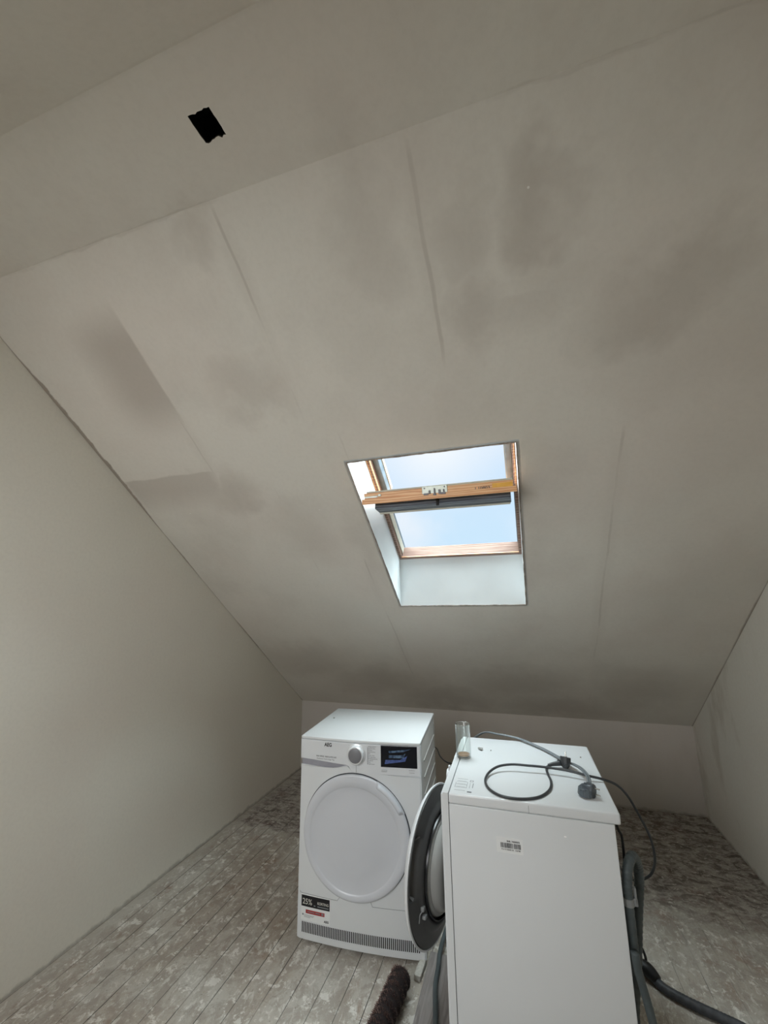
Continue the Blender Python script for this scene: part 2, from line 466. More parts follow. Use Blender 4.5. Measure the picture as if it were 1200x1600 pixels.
m_glass, n, b = new_mat('clear_glass')
n.nt.nodes.remove(b)
tr = n.node('ShaderNodeBsdfTransparent'); tr.inputs[0].default_value = (.955, .975, .965, 1)
gs = n.node('ShaderNodeBsdfGlossy'); gs.inputs['Roughness'].default_value = .03
lw = n.node('ShaderNodeLayerWeight'); lw.inputs[0].default_value = .5
mx = n.node('ShaderNodeMixShader'); n.put(mx.inputs[0], n.add(n.mul(n.m('POWER', lw.outputs['Facing'], 2.2), .85), .05))
dfs = n.node('ShaderNodeBsdfTranslucent'); dfs.inputs[0].default_value = (.85, .88, .87, 1)
mx0 = n.node('ShaderNodeMixShader'); mx0.inputs[0].default_value = .06; n.nt.links.new(tr.outputs[0], mx0.inputs[1]); n.nt.links.new(dfs.outputs[0], mx0.inputs[2])
n.nt.links.new(mx0.outputs[0], mx.inputs[1]); n.nt.links.new(gs.outputs[0], mx.inputs[2])
n.nt.links.new(mx.outputs[0], n.nt.nodes['Material Output'].inputs[0])
m_pane = bpy.data.materials.new('window_pane_glass'); m_pane.use_nodes = True
n = N(m_pane.node_tree); n.nt.nodes.remove(n.nt.nodes['Principled BSDF'])
tr = n.node('ShaderNodeBsdfTransparent'); tr.inputs[0].default_value = (.93, .96, .95, 1)
gs = n.node('ShaderNodeBsdfGlossy'); gs.inputs['Roughness'].default_value = .02
fr_ = n.node('ShaderNodeFresnel'); fr_.inputs[0].default_value = 1.45
mx = n.node('ShaderNodeMixShader'); n.put(mx.inputs[0], fr_.outputs[0]); n.nt.links.new(tr.outputs[0], mx.inputs[1]); n.nt.links.new(gs.outputs[0], mx.inputs[2])
n.nt.links.new(mx.outputs[0], n.nt.nodes['Material Output'].inputs[0])
m_bowl, n, b = new_mat('grey_door_bowl_glass')
b.inputs['Base Color'].default_value = (*srgb(196, 196, 192), 1); b.inputs['Roughness'].default_value = .12
b.inputs['Transmission Weight'].default_value = .35; b.inputs['IOR'].default_value = 1.45
m_amber, n, b = new_mat('amber_liquid')
b.inputs['Base Color'].default_value = (*srgb(200, 146, 92), 1); b.inputs['Roughness'].default_value = .08
b.inputs['Transmission Weight'].default_value = .35; b.inputs['IOR'].default_value = 1.33

m_brist, n, b = new_mat('dark_brown_bristle')
oi = n.node('ShaderNodeNewGeometry').outputs['Position']
n.put(b.inputs['Base Color'], n.mix(n.step(n.noise(oi, 260, 4, .65), .36, .66), srgb(40, 26, 23), srgb(134, 102, 92))); b.inputs['Roughness'].default_value = .6

# ------------------------------------------------------------------ SETTING
# floor
bm = bmesh.new()
quad(bm, [(-.1, YR - .1, 0), (W + .1, YR - .1, 0), (W + .1, .1, 0), (-.1, .1, 0)])
r = bmesh.ops.extrude_face_region(bm, geom=list(bm.faces)); 
for v in [g for g in r['geom'] if isinstance(g, bmesh.types.BMVert)]: v.co.z -= .03
tag(link_mesh('floor', bm, m_floor), None, None, kind='structure')

# gable walls (five-sided) with thickness
def gable(name, xa, xb, mat):
    pts = [(YR, 0), (0, 0), (0, HK), (YA, HC), (YB, HC), (YR, HK)]
    bm = bmesh.new()
    A = [bm.verts.new((xa, y, z)) for y, z in pts]; B = [bm.verts.new((xb, y, z)) for y, z in pts]
    bm.faces.new(A); bm.faces.new(B[::-1])
    for i in range(len(pts)):
        j = (i + 1) % len(pts); bm.faces.new((A[i], A[j], B[j], B[i]))
    return tag(link_mesh(name, bm, mat), None, None, kind='structure')
gable('wall_left', -.1, 0, m_wall_l)
gable('wall_right', W, W + .1, m_wall_r)
bm = bmesh.new(); box(bm, 0, W, 0, .1, 0, HK); tag(link_mesh('wall_back', bm, m_wall_b), None, None, kind='structure')
bm = bmesh.new(); box(bm, 0, W, YR - .1, YR, 0, HK); tag(link_mesh('wall_front', bm, m_wall_b), None, None, kind='structure')

# slope frames:  local (u, s, t) -> world ; t points outwards
def slope_matrix(front=True):
    if front:
        return Matrix(((1, 0, 0, 0), (0, -CA, SA, 0), (0, SA, CA, HK), (0, 0, 0, 1)))
    return Matrix(((1, 0, 0, 0), (0, CA, -SA, YR), (0, SA, CA, HK), (0, 0, 0, 1)))
SM = slope_matrix(True); SR = slope_matrix(False)
SLEN = (HC - HK) / SA
U0, U1, S0, S1 = 1.318, 2.0634, 1.4761, 2.5765       # front roof window opening
RU0, RU1, RS0, RS1 = 0.35, 1.55, 1.45, 2.65          # unseen window added for fill light, in the slope behind the camera
TD = .233                                           # depth of the lining
SB = S0 + .29 * SA                                   # bottom lining is upright

def grid_hole(bm, M, us, ss, hole, n_edge=None):
    V = {}
    def gv(i, j):
        if (i, j) not in V: V[(i, j)] = bm.verts.new(M @ Vector((us[i], ss[j], 0)))
        return V[(i, j)]
    for i in range(len(us) - 1):
        for j in range(len(ss) - 1):
            if (i, j) == hole: continue
            bm.faces.new((gv(i, j), gv(i + 1, j), gv(i + 1, j + 1), gv(i, j + 1)))
bm = bmesh.new()
grid_hole(bm, SM, [0, U0, U1, W], [0, S0, S1, SLEN], (1, 1))
grid_hole(bm, SR, [0, RU0, RU1, W], [0, RS0, RS1, SLEN], (1, 1))
# flat strip with the ragged rectangular cut-out
hx0, hx1, hy0, hy1 = 1.3049, 1.3714, -3.0935, -3.0271
random.seed(11)
def edge_pts(a, b, k, amp):
    out = []
    for i in range(k):
        t = i / k; d = Vector(b) - Vector(a); nrm = Vector((-d.y, d.x)).normalized()
        out.append(Vector(a) + d * t + nrm * (random.uniform(-amp, amp) if i else 0))
    return out
hp = edge_pts((hx0, hy0), (hx1, hy0), 9, .0032) + edge_pts((hx1, hy0), (hx1, hy1), 7, .0008) + edge_pts((hx1, hy1), (hx0, hy1), 9, .0035) + edge_pts((hx0, hy1), (hx0, hy0), 7, .0012)
outer = [(0, YB), (W, YB), (W, YA), (0, YA)]
ov = [bm.verts.new((p[0], p[1], HC)) for p in outer]; hv = [bm.verts.new((p.x, p.y, HC)) for p in hp]
es = [bm.edges.new((ov[i], ov[(i + 1) % 4])) for i in range(4)] + [bm.edges.new((hv[i], hv[(i + 1) % len(hv)])) for i in range(len(hv))]
bmesh.ops.triangle_fill(bm, use_beauty=True, use_dissolve=False, edges=es)
ceil = tag(link_mesh('ceiling', bm, m_ceil), None, None, kind='structure')
# the void seen through the cut-out: raw board edge and a dark box above
bm = bmesh.new()
a = [bm.verts.new((p.x, p.y, HC)) for p in hp]; c = [bm.verts.new((p.x, p.y, HC + .005)) for p in hp]
for i in range(len(hp)):
    j = (i + 1) % len(hp); bm.faces.new((a[i], a[j], c[j], c[i])).material_index = 1
o4 = [(hx0 - .12, hy0 - .1), (hx1 + .12, hy0 - .1), (hx1 + .12, hy1 + .1), (hx0 - .12, hy1 + .1)]
lo = [bm.verts.new((x, y, HC + .005)) for x, y in o4]; hi = [bm.verts.new((x, y, HC + .30)) for x, y in o4]
for i in range(4):
    j = (i + 1) % 4; bm.faces.new((lo[i], lo[j], hi[j], hi[i]))
bm.faces.new(hi)
h = link_mesh('trim_1', bm, [m_void, m_plastic_edge]); tag(h, 'ragged rectangular hole cut through the flat ceiling, black inside', None, kind='structure')

def lining(name, M, u0, u1, s0, s1, sb, td, mat):
    bm = bmesh.new(); L = lambda u, s, t: M @ Vector((u, s, t))
    k = .012
    def slab(P, off):
        A = [bm.verts.new(p) for p in P]; B = [bm.verts.new(p + off) for p in P]
        bm.faces.new(A); bm.faces.new(B)
        for i in range(4):
            j = (i + 1) % 4; bm.faces.new((A[i], A[j], B[j], B[i]))
    ax = M.to_3x3()
    slab([L(u0, s0, 0), L(u0, s1, 0), L(u0, s1, td), L(u0, sb, td)], ax @ Vector((-k, 0, 0)))
    slab([L(u1, s0, 0), L(u1, s1, 0), L(u1, s1, td), L(u1, sb, td)], ax @ Vector((k, 0, 0)))
    slab([L(u0 - k, s1, 0), L(u1 + k, s1, 0), L(u1 + k, s1, td), L(u0 - k, s1, td)], ax @ Vector((0, k, 0)))
    slab([L(u0 - k, s0, 0), L(u1 + k, s0, 0), L(u1 + k, sb, td), L(u0 - k, sb, td)], ax @ Vector((0, -k, 0)))
    return tag(link_mesh(name, bm, mat), None, None, kind='structure')
lining('trim_2', SM, U0, U1, S0, S1, SB, TD, m_lining)['label'] = 'white painted lining of the roof window opening'
lining('added_trim_3', SR, RU0, RU1, RS0, RS1, RS0 + .18, TD, m_lining)
# thin torn plaster bead around the opening
bm = bmesh.new(); random.seed(3)
for (a, b_) in [((U0, S0), (U1, S0)), ((U1, S0), (U1, S1)), ((U1, S1), (U0, S1)), ((U0, S1), (U0, S0))]:
    N_ = 36; P = []
    for i in range(N_ + 1):
        t = i / N_
        P.append(SM @ Vector((a[0] + (b_[0] - a[0]) * t, a[1] + (b_[1] - a[1]) * t, -.0005 + random.uniform(-.0006, .0006))))
    tube(bm, P, .003, seg=6, raw=True, rfun=lambda t, rr=[random.uniform(.0018, .0042) for _ in range(40)]: rr[int(t * 39)])
tag(link_mesh('trim_4', bm, simple('rough_plaster_bead', srgb(150, 140, 130), .9, var=.3, scale=60)), None, None, kind='structure')

# --- roof window
def roof_window(name, M, u0, u1, sb, s1, td, with_detail):
    win = empty(name); win['kind'] = 'structure'
    bm = bmesh.new()
    lap = .04; a = .016
    box(bm, u0 - lap, u0 + a, sb - lap, s1 + lap, td, td + .085, .002, 1, M)
    box(bm, u1 - a, u1 + lap, sb - lap, s1 + lap, td, td + .085, .002, 1, M)
    box(bm, u0 + a, u1 - a, sb - lap, sb + .022, td, td + .085, .002, 1, M)
    box(bm, u0 + a, u1 - a, s1 - .01, s1 + lap, td, td + .085, .002, 1, M)
    fr = link_mesh('window_frame', bm, m_pine_p if with_detail else m_pine, win)
    return win, fr
win, fr = roof_window('window_1', SM, U0, U1, SB, S1, TD, True)
sm_ = (SB + S1) / 2
bm = bmesh.new()       # pine beads on the inner faces of the frame
for (ua, ub) in ((U0 + .001, U0 + .005), (U0 + .0155, U0 + .019), (U1 - .009, U1 - .005)):
    box(bm, ua, ub, sm_ + .02, S1 - .01, TD - .004, TD + .01, .001, 1, SM)
box(bm, U0 + .016, U1 - .016, SB + .019, SB + .0225, TD - .001, TD + .004, 0, 1, SM)
link_mesh('frame_bead', bm, m_pine, win)
bm = bmesh.new()       # outside cladding
box(bm, U0 + .016, U0 + .048, sm_ + .03, S1 + .02, TD + .045, TD + .125, .002, 1, SM)
box(bm, U1 - .048, U1 - .016, sm_ + .03, S1 + .02, TD + .045, TD + .125, .002, 1, SM)
box(bm, U0 - .03, U0 + .020, SB - .03, sm_ + .03, TD + .085, TD + .115, .002, 1, SM)
box(bm, U1 - .020, U1 + .03, SB - .03, sm_ + .03, TD + .085, TD + .115, .002, 1, SM)
box(bm, U0 - .03, U1 + .03, SB - .03, SB + .006, TD + .085, TD + .100, .002, 1, SM)
box(bm, U0 - .03, U1 + .03, S1, S1 + .05, TD + .085, TD + .12, .002, 1, SM)
link_mesh('frame_cladding', bm, m_lead, win)
bm = bmesh.new()       # white gasket beads
box(bm, U0 + .016, U0 + .022, SB + .02, sm_ + .05, TD + .03, TD + .085, .001, 1, SM)
box(bm, U0 + .048, U0 + .053, sm_ + .03, S1, TD + .10, TD + .125, 0, 1, SM)
box(bm, U1 - .053, U1 - .048, sm_ + .03, S1, TD + .10, TD + .125, 0, 1, SM)
link_mesh('frame_gasket', bm, m_seal, win)

# sash swung open on its middle pivots: local axes  X = u, Y = towards the handle end, Z = outer side
PH = math.radians(50); SP, TP = 2.12, .29
ey = SM.to_3x3() @ Vector((0, math.cos(PH), -math.sin(PH)))
ez = SM.to_3x3() @ Vector((0, math.sin(PH), math.cos(PH)))
o_ = SM @ Vector((0, SP, TP))
MS = Matrix(((1, ey.x, ez.x, 0), (0, ey.y, ez.y, 0), (0, ey.z, ez.z, 0), (0, 0, 0, 1))); MS.translation = o_
sash = empty('window_sash'); sash.matrix_world = MS; sash.parent = win
A0, A1, HL = 1.385, 2.040, .50
bm = bmesh.new()
box(bm, A0, A1, HL - .070, HL, -.030, .014, .002, 2)                      # top rail body
box(bm, A0 - .012, A1 + .012, HL - .055, HL + .004, -.036, -.012, .0015, 2)   # lower lip, a little longer
box(bm, A0, A0 + .05, -HL + .05, HL - .07, -.020, .012, .002, 1)
box(bm, A1 - .05, A1, -HL + .05, HL - .07, -.020, .012, .002, 1)
box(bm, A0, A1, -HL, -HL + .05, -.020, .012, .002, 1)
link_mesh('sash_rail', bm, m_pine, sash)
bm = bmesh.new(); box(bm, A0 + .012, A1 - .002, HL - .05, HL - .004, .014, .022, .001, 1)
link_mesh('sash_seal', bm, m_seal, sash)
bm = bmesh.new(); box(bm, A0 + .05, A1 - .05, -HL + .05, HL - .07, -.004, .004, .0005, 1)
link_mesh('glass_pane', bm, m_pane, sash)
# latch plate
bm = bmesh.new(); uc = 1.712
box(bm, uc - .056, uc + .056, HL - .01, HL + .003, -.026, .020, .002, 1)
lp = link_mesh('latch_plate', bm, m_latchpl, sash)
bm = bmesh.new()
for (du, dz, w_, h_) in [(-.038, -.014, .022, .008), (-.022, -.006, .008, .016), (.0, -.004, .007, .028), (.0, -.018, .014, .007), (.022, -.008, .010, .020), (.036, -.015, .024, .009), (.040, -.004, .006, .012)]:
    box(bm, uc + du - w_ / 2, uc + du + w_ / 2, HL + .002, HL + .008, dz - h_ / 2, dz + h_ / 2, .0015, 1)
for du in (-.044, .044):
    lathe(bm, [(0, 0), (.0035, 0), (.0035, .002), (0, .002)], 12, Matrix.Translation((uc + du, HL + .003, .012)) @ Matrix.Rotation(-pi / 2, 4, 'X'))
link_mesh('latch', bm, m_grey_pl, sash)
bm = bmesh.new(); box(bm, A0 + .002, A0 + .065, HL - .002, HL + .003, -.008, .000, 0, 1); box(bm, A0 + .068, A0 + .082, HL - .002, HL + .004, -.004, .006, .001, 1)
link_mesh('sash_catch', bm, m_latchpl, sash)
bm = bmesh.new(); box(bm, A1 - .085, A1 - .004, HL - .002, HL + .0012, -.012, .006, 0, 1)
pl = link_mesh('number_plate', bm, simple('yellow_pine_plate', srgb(250, 190, 84), .4, var=.1), sash)
bm = bmesh.new()
Mt2 = Matrix.Translation((A1 - .155, HL + .0018, -.014)) @ Matrix(((1, 0, 0, 0), (0, 0, -1, 0), (0, 1, 0, 0), (0, 0, 0, 1)))
text_bm(bm, 'I 10803', .016, Mt2, width=.060, bold=.0002)
link_mesh('serial_number', bm, m_ink, sash)
# ventilation flap hanging under the rail
bm = bmesh.new()
FM = Matrix.Translation((0, HL - .085, -.048)) @ Matrix.Rotation(math.radians(18), 4, 'X')
box(bm, A0 + .030, A1 - .014, -.04, .03, -.022, .020, .003, 2, FM)
fl = link_mesh('ventilation_flap', bm, m_old, sash)
bm = bmesh.new(); box(bm, A0 + .034, A1 - .018, -.040, -.033, -.029, -.022, .001, 1, FM); box(bm, A0 + .030, A1 - .010, .0, .036, .020, .025, .001, 1, FM)
link_mesh('flap_seal', bm, m_seal, sash)
bm = bmesh.new()
for uu, w_ in ((A0 + .095, .05), (uc - .002, .014), (A1 - .115, .06)):
    box(bm, uu - w_ / 2, uu + w_ / 2, .005, .040, .008, .030, .002, 1, FM)
box(bm, uc - .006, uc + .006, .028, .036, -.03, .02, .001, 1, FM)
link_mesh('flap_hinge', bm, m_blackp, sash)

win2, fr2 = roof_window('added_window_2', SR, RU0, RU1, RS0 + .18, RS1, TD, False)  # unseen rear window, added to go with the fill lamp
bm = bmesh.new(); box(bm, RU0 + .02, RU1 - .02, 2.02, 2.08, TD + .01, TD + .06, .002, 1, SR)
link_mesh('added_glazing_bar', bm, m_pine, win2)

# ------------------------------------------------------------------ TUMBLE DRYER  (local: x right, y back, z up, front face at y = 0)
DW, DD, DH = .589, .523, .85
def warp(bm, verts=None):
    """gentle outward bow of the dryer's front"""
    for k in range(1, 24):
        u = DW * k / 24
        bmesh.ops.bisect_plane(bm, geom=list(bm.verts) + list(bm.edges) + list(bm.faces), plane_co=(u, 0, 0), plane_no=(1, 0, 0), dist=1e-5)
    warp_only(bm)
def warp_only(bm):
    for v in bm.verts: v.co.y -= .015 * (1 - (2 * v.co.x / DW - 1) ** 2)
def extrude_poly(bm, pts, y0, y1, mi=0):
    a = [bm.verts.new((x, y0, z)) for x, z in pts]; b_ = [bm.verts.new((x, y1, z)) for x, z in pts]
    f1 = bm.faces.new(a); f2 = bm.faces.new(b_[::-1]); f1.material_index = f2.material_index = mi
    for i in range(len(pts)):
        j = (i + 1) % len(pts); bm.faces.new((a[i], a[j], b_[j], b_[i])).material_index = mi
    return a
dryer = tag(empty('tumble_dryer', (.9524, -1.7479, 0), .0716),
            'white tumble dryer with closed round door and black display, at the left', 'tumble dryer')
bm = bmesh.new(); box(bm, .002, DW - .002, .022, DD, .014, .836, .004, 2)
auto_smooth(link_mesh('cabinet', bm, m_side, dryer))
bm = bmesh.new()
for k in range(9):
    zc = .742 - .072 * k
    box(bm, DW - .003, DW + .0022, .10, DD - .03, zc - .004, zc + .004, .0018, 1)
box(bm, DW - .003, DW + .002, DD - .030, DD - .022, .05, .80, .001, 1)
link_mesh('side_rib', bm, m_side, dryer)
bm = bmesh.new(); box(bm, 0, DW, .002, DD, .836, .85, .004, 3); 
for v in bm.verts:
    if v.co.y < .02: v.co.y -= .015 * (1 - (2 * v.co.x / DW - 1) ** 2)
bm.free(); bm = bmesh.new(); box(bm, 0, DW, -.002, DD, .836, .85, .004, 3)
for k in range(1, 24):
    bmesh.ops.bisect_plane(bm, geom=list(bm.verts) + list(bm.edges) + list(bm.faces), plane_co=(DW * k / 24, 0, 0), plane_no=(1, 0, 0), dist=1e-5)
for v in bm.verts:
    if v.co.y < .02: v.co.y -= .015 * (1 - (2 * v.co.x / DW - 1) ** 2)
auto_smooth(link_mesh('top_panel', bm, m_white, dryer))
# lower front with the cut for the tank drawer grip
bm = bmesh.new()
extrude_poly(bm, [(.0, .018), (.012, .014), (DW - .012, .014), (DW, .018), (DW, .7095), (.262, .7095), (.246, .7385), (.170, .7155), (.0, .7225)], .0, .024)
bmesh.ops.bevel(bm, geom=[e for e in bm.edges if abs(e.verts[0].co.y) < 1e-6 and abs(e.verts[1].co.y) < 1e-6], offset=.005, segments=3, affect='EDGES')
warp(bm); auto_smooth(link_mesh('front_panel', bm, m_white, dryer))
bm = bmesh.new()
extrude_poly(bm, [(.0, .751), (.2485, .7425), (.264, .7108), (DW, .7108), (DW, .8355), (.0, .8355)], -.004, .024)
bmesh.ops.bevel(bm, geom=[e for e in bm.edges if e.verts[0].co.y < 0 and e.verts[1].co.y < 0], offset=.003, segments=2, affect='EDGES')
warp(bm); cp = auto_smooth(link_mesh('control_panel', bm, m_white_pl, dryer))
bm = bmesh.new(); extrude_poly(bm, [(.003, .705), (.003, .76), (.255, .752), (.244, .725), (.18, .700)], .009, .024); warp(bm)
link_mesh('tank_drawer_grip', bm, m_rec, dryer)

def on_front(u, z, off=-.0045, flat=True):
    """matrix placing text or a flat mark on the dryer's front"""
    return Matrix(((1, 0, 0, u), (0, 0, -1, off), (0, 1, 0, z), (0, 0, 0, 1)))
def flatmark(bm, u0, u1, z0, z1, off, d=.0006, mi=0):
    box(bm, u0, u1, off - d, off, z0, z1, 0, 1, None, mi)
# display
bm = bmesh.new(); box(bm, .406, .574, -.0062, -.002, .744, .834, .001, 2); warp_only(bm)
ds = link_mesh('display', bm, m_scr, cp)
m_refl, n, b = new_mat('painted_display_reflection')  # blue reflection on the display, painted as flat coloured patches
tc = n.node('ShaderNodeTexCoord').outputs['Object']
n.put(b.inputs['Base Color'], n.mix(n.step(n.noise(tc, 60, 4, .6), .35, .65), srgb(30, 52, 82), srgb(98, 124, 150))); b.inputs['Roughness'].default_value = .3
m_refl2 = simple('painted_blue_reflection', srgb(74, 92, 146), .3, var=.35, scale=160)
bm = bmesh.new(); extrude_poly(bm, [(.443, .812), (.545, .823), (.515, .812), (.445, .804)], -.0066, -.0061); warp_only(bm); link_mesh('reflection_patch', bm, m_refl, cp)
bm = bmesh.new(); extrude_poly(bm, [(.444, .795), (.508, .797), (.522, .805), (.512, .785), (.444, .783)], -.0066, -.0061); warp_only(bm); link_mesh('reflection_patch', bm, m_refl, cp)
bm = bmesh.new(); extrude_poly(bm, [(.428, .775), (.495, .777), (.530, .796), (.520, .772), (.480, .766), (.424, .757)], -.0066, -.0061); warp_only(bm); link_mesh('reflection_patch', bm, m_refl2, cp)
# dial
Md = Matrix.Translation((.287, -.019, .788)) @ Matrix.Rotation(pi / 2, 4, 'X')
bm = bmesh.new(); lathe(bm, [(.047, -.002), (.046, .002), (.041, .004), (.039, .018), (.036, .022), (.032, .0215), (.031, .018)], 64, Md)
dl = auto_smooth(link_mesh('dial', bm, m_silver, cp), 50)
bm = bmesh.new(); lathe(bm, [(.0315, .016), (.031, .0215), (.028, .0232), (0, .0236)], 64, Md); auto_smooth(link_mesh('dial_cap', bm, m_dial, dl))
# printed marks
bm = bmesh.new()
text_bm(bm, 'AEG', .022, on_front(.125, .813), width=.038, bold=.0008)
warp_only(bm); link_mesh('brand_lettering', bm, m_black, cp)
bm = bmesh.new()
text_bm(bm, '8000 SERIES  ABSOLUTECARE', .0085, on_front(.084, .765), width=.104, bold=.0001)
text_bm(bm, 'ProSense Technology 7kg', .0075, on_front(.087, .7545), width=.090)
warp_only(bm); link_mesh('product_line_text', bm, m_ink, cp); bm = bmesh.new()
rows = ["Programma's", 'Katoen Eco', 'Katoen', 'Synthetica', 'Mix', 'Fijne was', 'Strijkvrij', 'Beddengoed XL', 'Outdoor', 'Wol', 'Opfrissen']
for i, t in enumerate(rows):
    z = .8235 - i * .0073
    text_bm(bm, t, .0066, on_front(.3455, z), width=.0034 * len(t))
flatmark(bm, .3415, .3428, .750, .822, -.0040)
for i in range(10): flatmark(bm, .3415, .3450, .8195 - i * .0073, .8203 - i * .0073, -.0040)
warp_only(bm); link_mesh('programme_list', bm, m_ink, cp); bm = bmesh.new()
flatmark(bm, .2862, .2872, .712, .741, -.0040); warp_only(bm); link_mesh('dial_tick', bm, m_ink, cp); bm = bmesh.new()
text_bm(bm, 'OptiSense', .006, on_front(.535, .7335), width=.026)
text_bm(bm, 'Inverter', .006, on_front(.538, .724), width=.024)
warp_only(bm); link_mesh('option_text', bm, m_ink, cp)
bm = bmesh.new(); box(bm, .408, .434, -.0085, -.002, .7235, .7345, .003, 2); warp_only(bm)
auto_smooth(link_mesh('start_button', bm, simple('button_grey', srgb(190, 192, 194), .4), cp))
for poly in ([(.015, .200), (.015, .193), (.197, .190), (.208, .203)], [(.353, .205), (.360, .188), (DW - .006, .190)]):   # seam lines
    bm = bmesh.new(); P = []
    for a, b_ in zip(poly, poly[1:]): P += [(a[0] + (b_[0] - a[0]) * i / 10, -.0002, a[1] + (b_[1] - a[1]) * i / 10) for i in range(10)]
    P.append((poly[-1][0], -.0002, poly[-1][1]))
    tube(bm, P, .0008, seg=6, raw=True); warp_only(bm); link_mesh('service_flap_seam', bm, m_ink_l, dryer)
# door
dc0 = (.281, .452); dc1 = (.276, .440)
door = empty('door', (0, 0, 0)); door.parent = dryer
bm = bmesh.new(); rings = []
for (f, r, h) in [(0, .2525, -.002), (0, .2525, .009), (0, .2505, .0125), (0, .246, .0142), (.5, .235, .0150), (1, .217, .0135), (1, .213, .0105), (1, .209, .0085), (1, .15, .0110), (1, .08, .0125), (1, .02, .013)]:
    cu = dc0[0] + (dc1[0] - dc0[0]) * f; cz = dc0[1] + (dc1[1] - dc0[1]) * f
    rings.append([bm.verts.new((cu + r * math.cos(2 * pi * k / 128), -h, cz + r * math.sin(2 * pi * k / 128))) for k in range(128)])
for a, b_ in zip(rings, rings[1:]):
    for k in range(128): bm.faces.new((a[k], a[(k + 1) % 128], b_[(k + 1) % 128], b_[k]))
bm.faces.new(rings[-1]); warp_only(bm)
auto_smooth(link_mesh('door_leaf', bm, m_door_w, door), 40)
bm = bmesh.new()      # dark gap round the door
Q = [(dc0[0] + .2545 * math.cos(t), 0.0, dc0[1] + .2545 * math.sin(t)) for t in [math.radians(d) for d in range(-62, 190, 3)]]
tube(bm, Q, .0028, seg=6, raw=True, rfun=lambda t: .0026 * (min(1, t * 6, (1 - t) * 3) * .9 + .1)); warp_only(bm)
link_mesh('door_gap', bm, simple('dark_door_gap', srgb(58, 62, 68), .6), door)
bm = bmesh.new(); na = 40; sec = [(.214, .0100), (.222, .0125), (.229, .014), (.236, .030), (.241, .035), (.249, .034), (.2545, .028), (.2550, .0)]
G = []
for i in range(na + 1):
    t = i / na; a = math.radians(25 + 40 * t); e = min(1, t * 7, (1 - t) * 9); e = e * e * (3 - 2 * e)
    G.append([bm.verts.new((dc0[0] + r * math.cos(a), -(.013 + (h - .013) * e if h > 0 else 0), dc0[1] + r * math.sin(a))) for r, h in sec])
for a, b_ in zip(G, G[1:]):
    for k in range(len(sec) - 1): bm.faces.new((a[k], a[k + 1], b_[k + 1], b_[k]))
warp_only(bm); auto_smooth(link_mesh('door_handle', bm, m_door_w, door), 60)
# grille
bm = bmesh.new()
for k in range(64):
    u = .026 + k * .00845
    box(bm, u, u + .0046, -.0008, .004, .044, .084, 0, 1)
warp_only(bm); link_mesh('air_grille', bm, m_black, dryer)
# sticker
bm = bmesh.new(); flatmark(bm, .020, .163, .090, .190, -.0001, .0005); warp(bm)
stk = link_mesh('discount_sticker', bm, m_paper, dryer)
bm = bmesh.new(); flatmark(bm, .0215, .1615, .143, .186, -.0006, .0004); warp(bm); link_mesh('sticker_band', bm, m_black, stk)
bm = bmesh.new(); flatmark(bm, .044, .137, .118, .132, -.0006, .0004); warp(bm); link_mesh('sticker_stripe', bm, m_red, stk)
bm = bmesh.new()
text_bm(bm, '25%', .031, on_front(.028, .1525, -.0013), width=.047, bold=.0002)
warp_only(bm); link_mesh('sticker_number', bm, m_pale_ink, stk); bm = bmesh.new()
text_bm(bm, 'KORTING', .014, on_front(.102, .160, -.0013), width=.054, bold=.0003)
warp_only(bm); link_mesh('sticker_lettering', bm, m_pale_ink, stk)
bm = bmesh.new()
for (u, z, w, h) in [(.084, .150, .008, .004), (.102, .1495, .054, .004), (.052, .1235, .036, .003), (.093, .1235, .022, .004), (.122, .1215, .010, .008)]:
    flatmark(bm, u, u + w, z, z + h, -.0010, .0003)
for (u, z, w, h) in [(.026, .1085, .008, .006), (.036, .1105, .05, .0012), (.036, .1065, .046, .0012), (.036, .1025, .03, .0012)]:
    flatmark(bm, u, u + w, z, z + h, -.0006, .0003)
warp_only(bm); link_mesh('sticker_small_print', bm, m_ink_l, stk)
bm = bmesh.new(); text_bm(bm, 'AEG', .011, on_front(.134, .097, -.0008), width=.023, bold=.0005); warp_only(bm); link_mesh('sticker_logo', bm, m_black, stk)
for (fx, fy) in ((.05, .06), (DW - .05, .06), (.05, DD - .05), (DW - .05, DD - .05)):
    bm = bmesh.new(); lathe(bm, [(0, 0), (.022, 0), (.022, .008), (.012, .010), (.012, .018), (0, .018)], 20, Matrix.Translation((fx, fy, 0)))
    link_mesh('foot', bm, m_grey_pl, dryer)

# ------------------------------------------------------------------ WASHING MACHINE (local: x away from its front, y depth away from camera side, z up)
WD, WW = .549, .606
washer = tag(empty('washing_machine', (1.7158, -2.1657, 0), .0087),
             'white washing machine with its side to us, round door ajar and cords on top', 'washing machine')
bm = bmesh.new(); box(bm, .0275, WD - .016, .001, WW - .001, .014, .8172, .003, 2)
auto_smooth(link_mesh('cabinet', bm, m_white, washer))
bm = bmesh.new(); box(bm, .0255, .0285, .0045, WW - .0045, .02, .82, 0, 1); link_mesh('cabinet_seam', bm, m_ink, washer)
bm = bmesh.new(); box(bm, .0272, WD + .002, -.001, WW + .001, .8180, .85, .006, 3)
tp = auto_smooth(link_mesh('top_panel', bm, m_white, washer))
bm = bmesh.new(); box(bm, .2850, .2862, -.0014, .0, .820, .842, 0, 1)
link_mesh('top_panel_seam', bm, m_ink_l, washer)
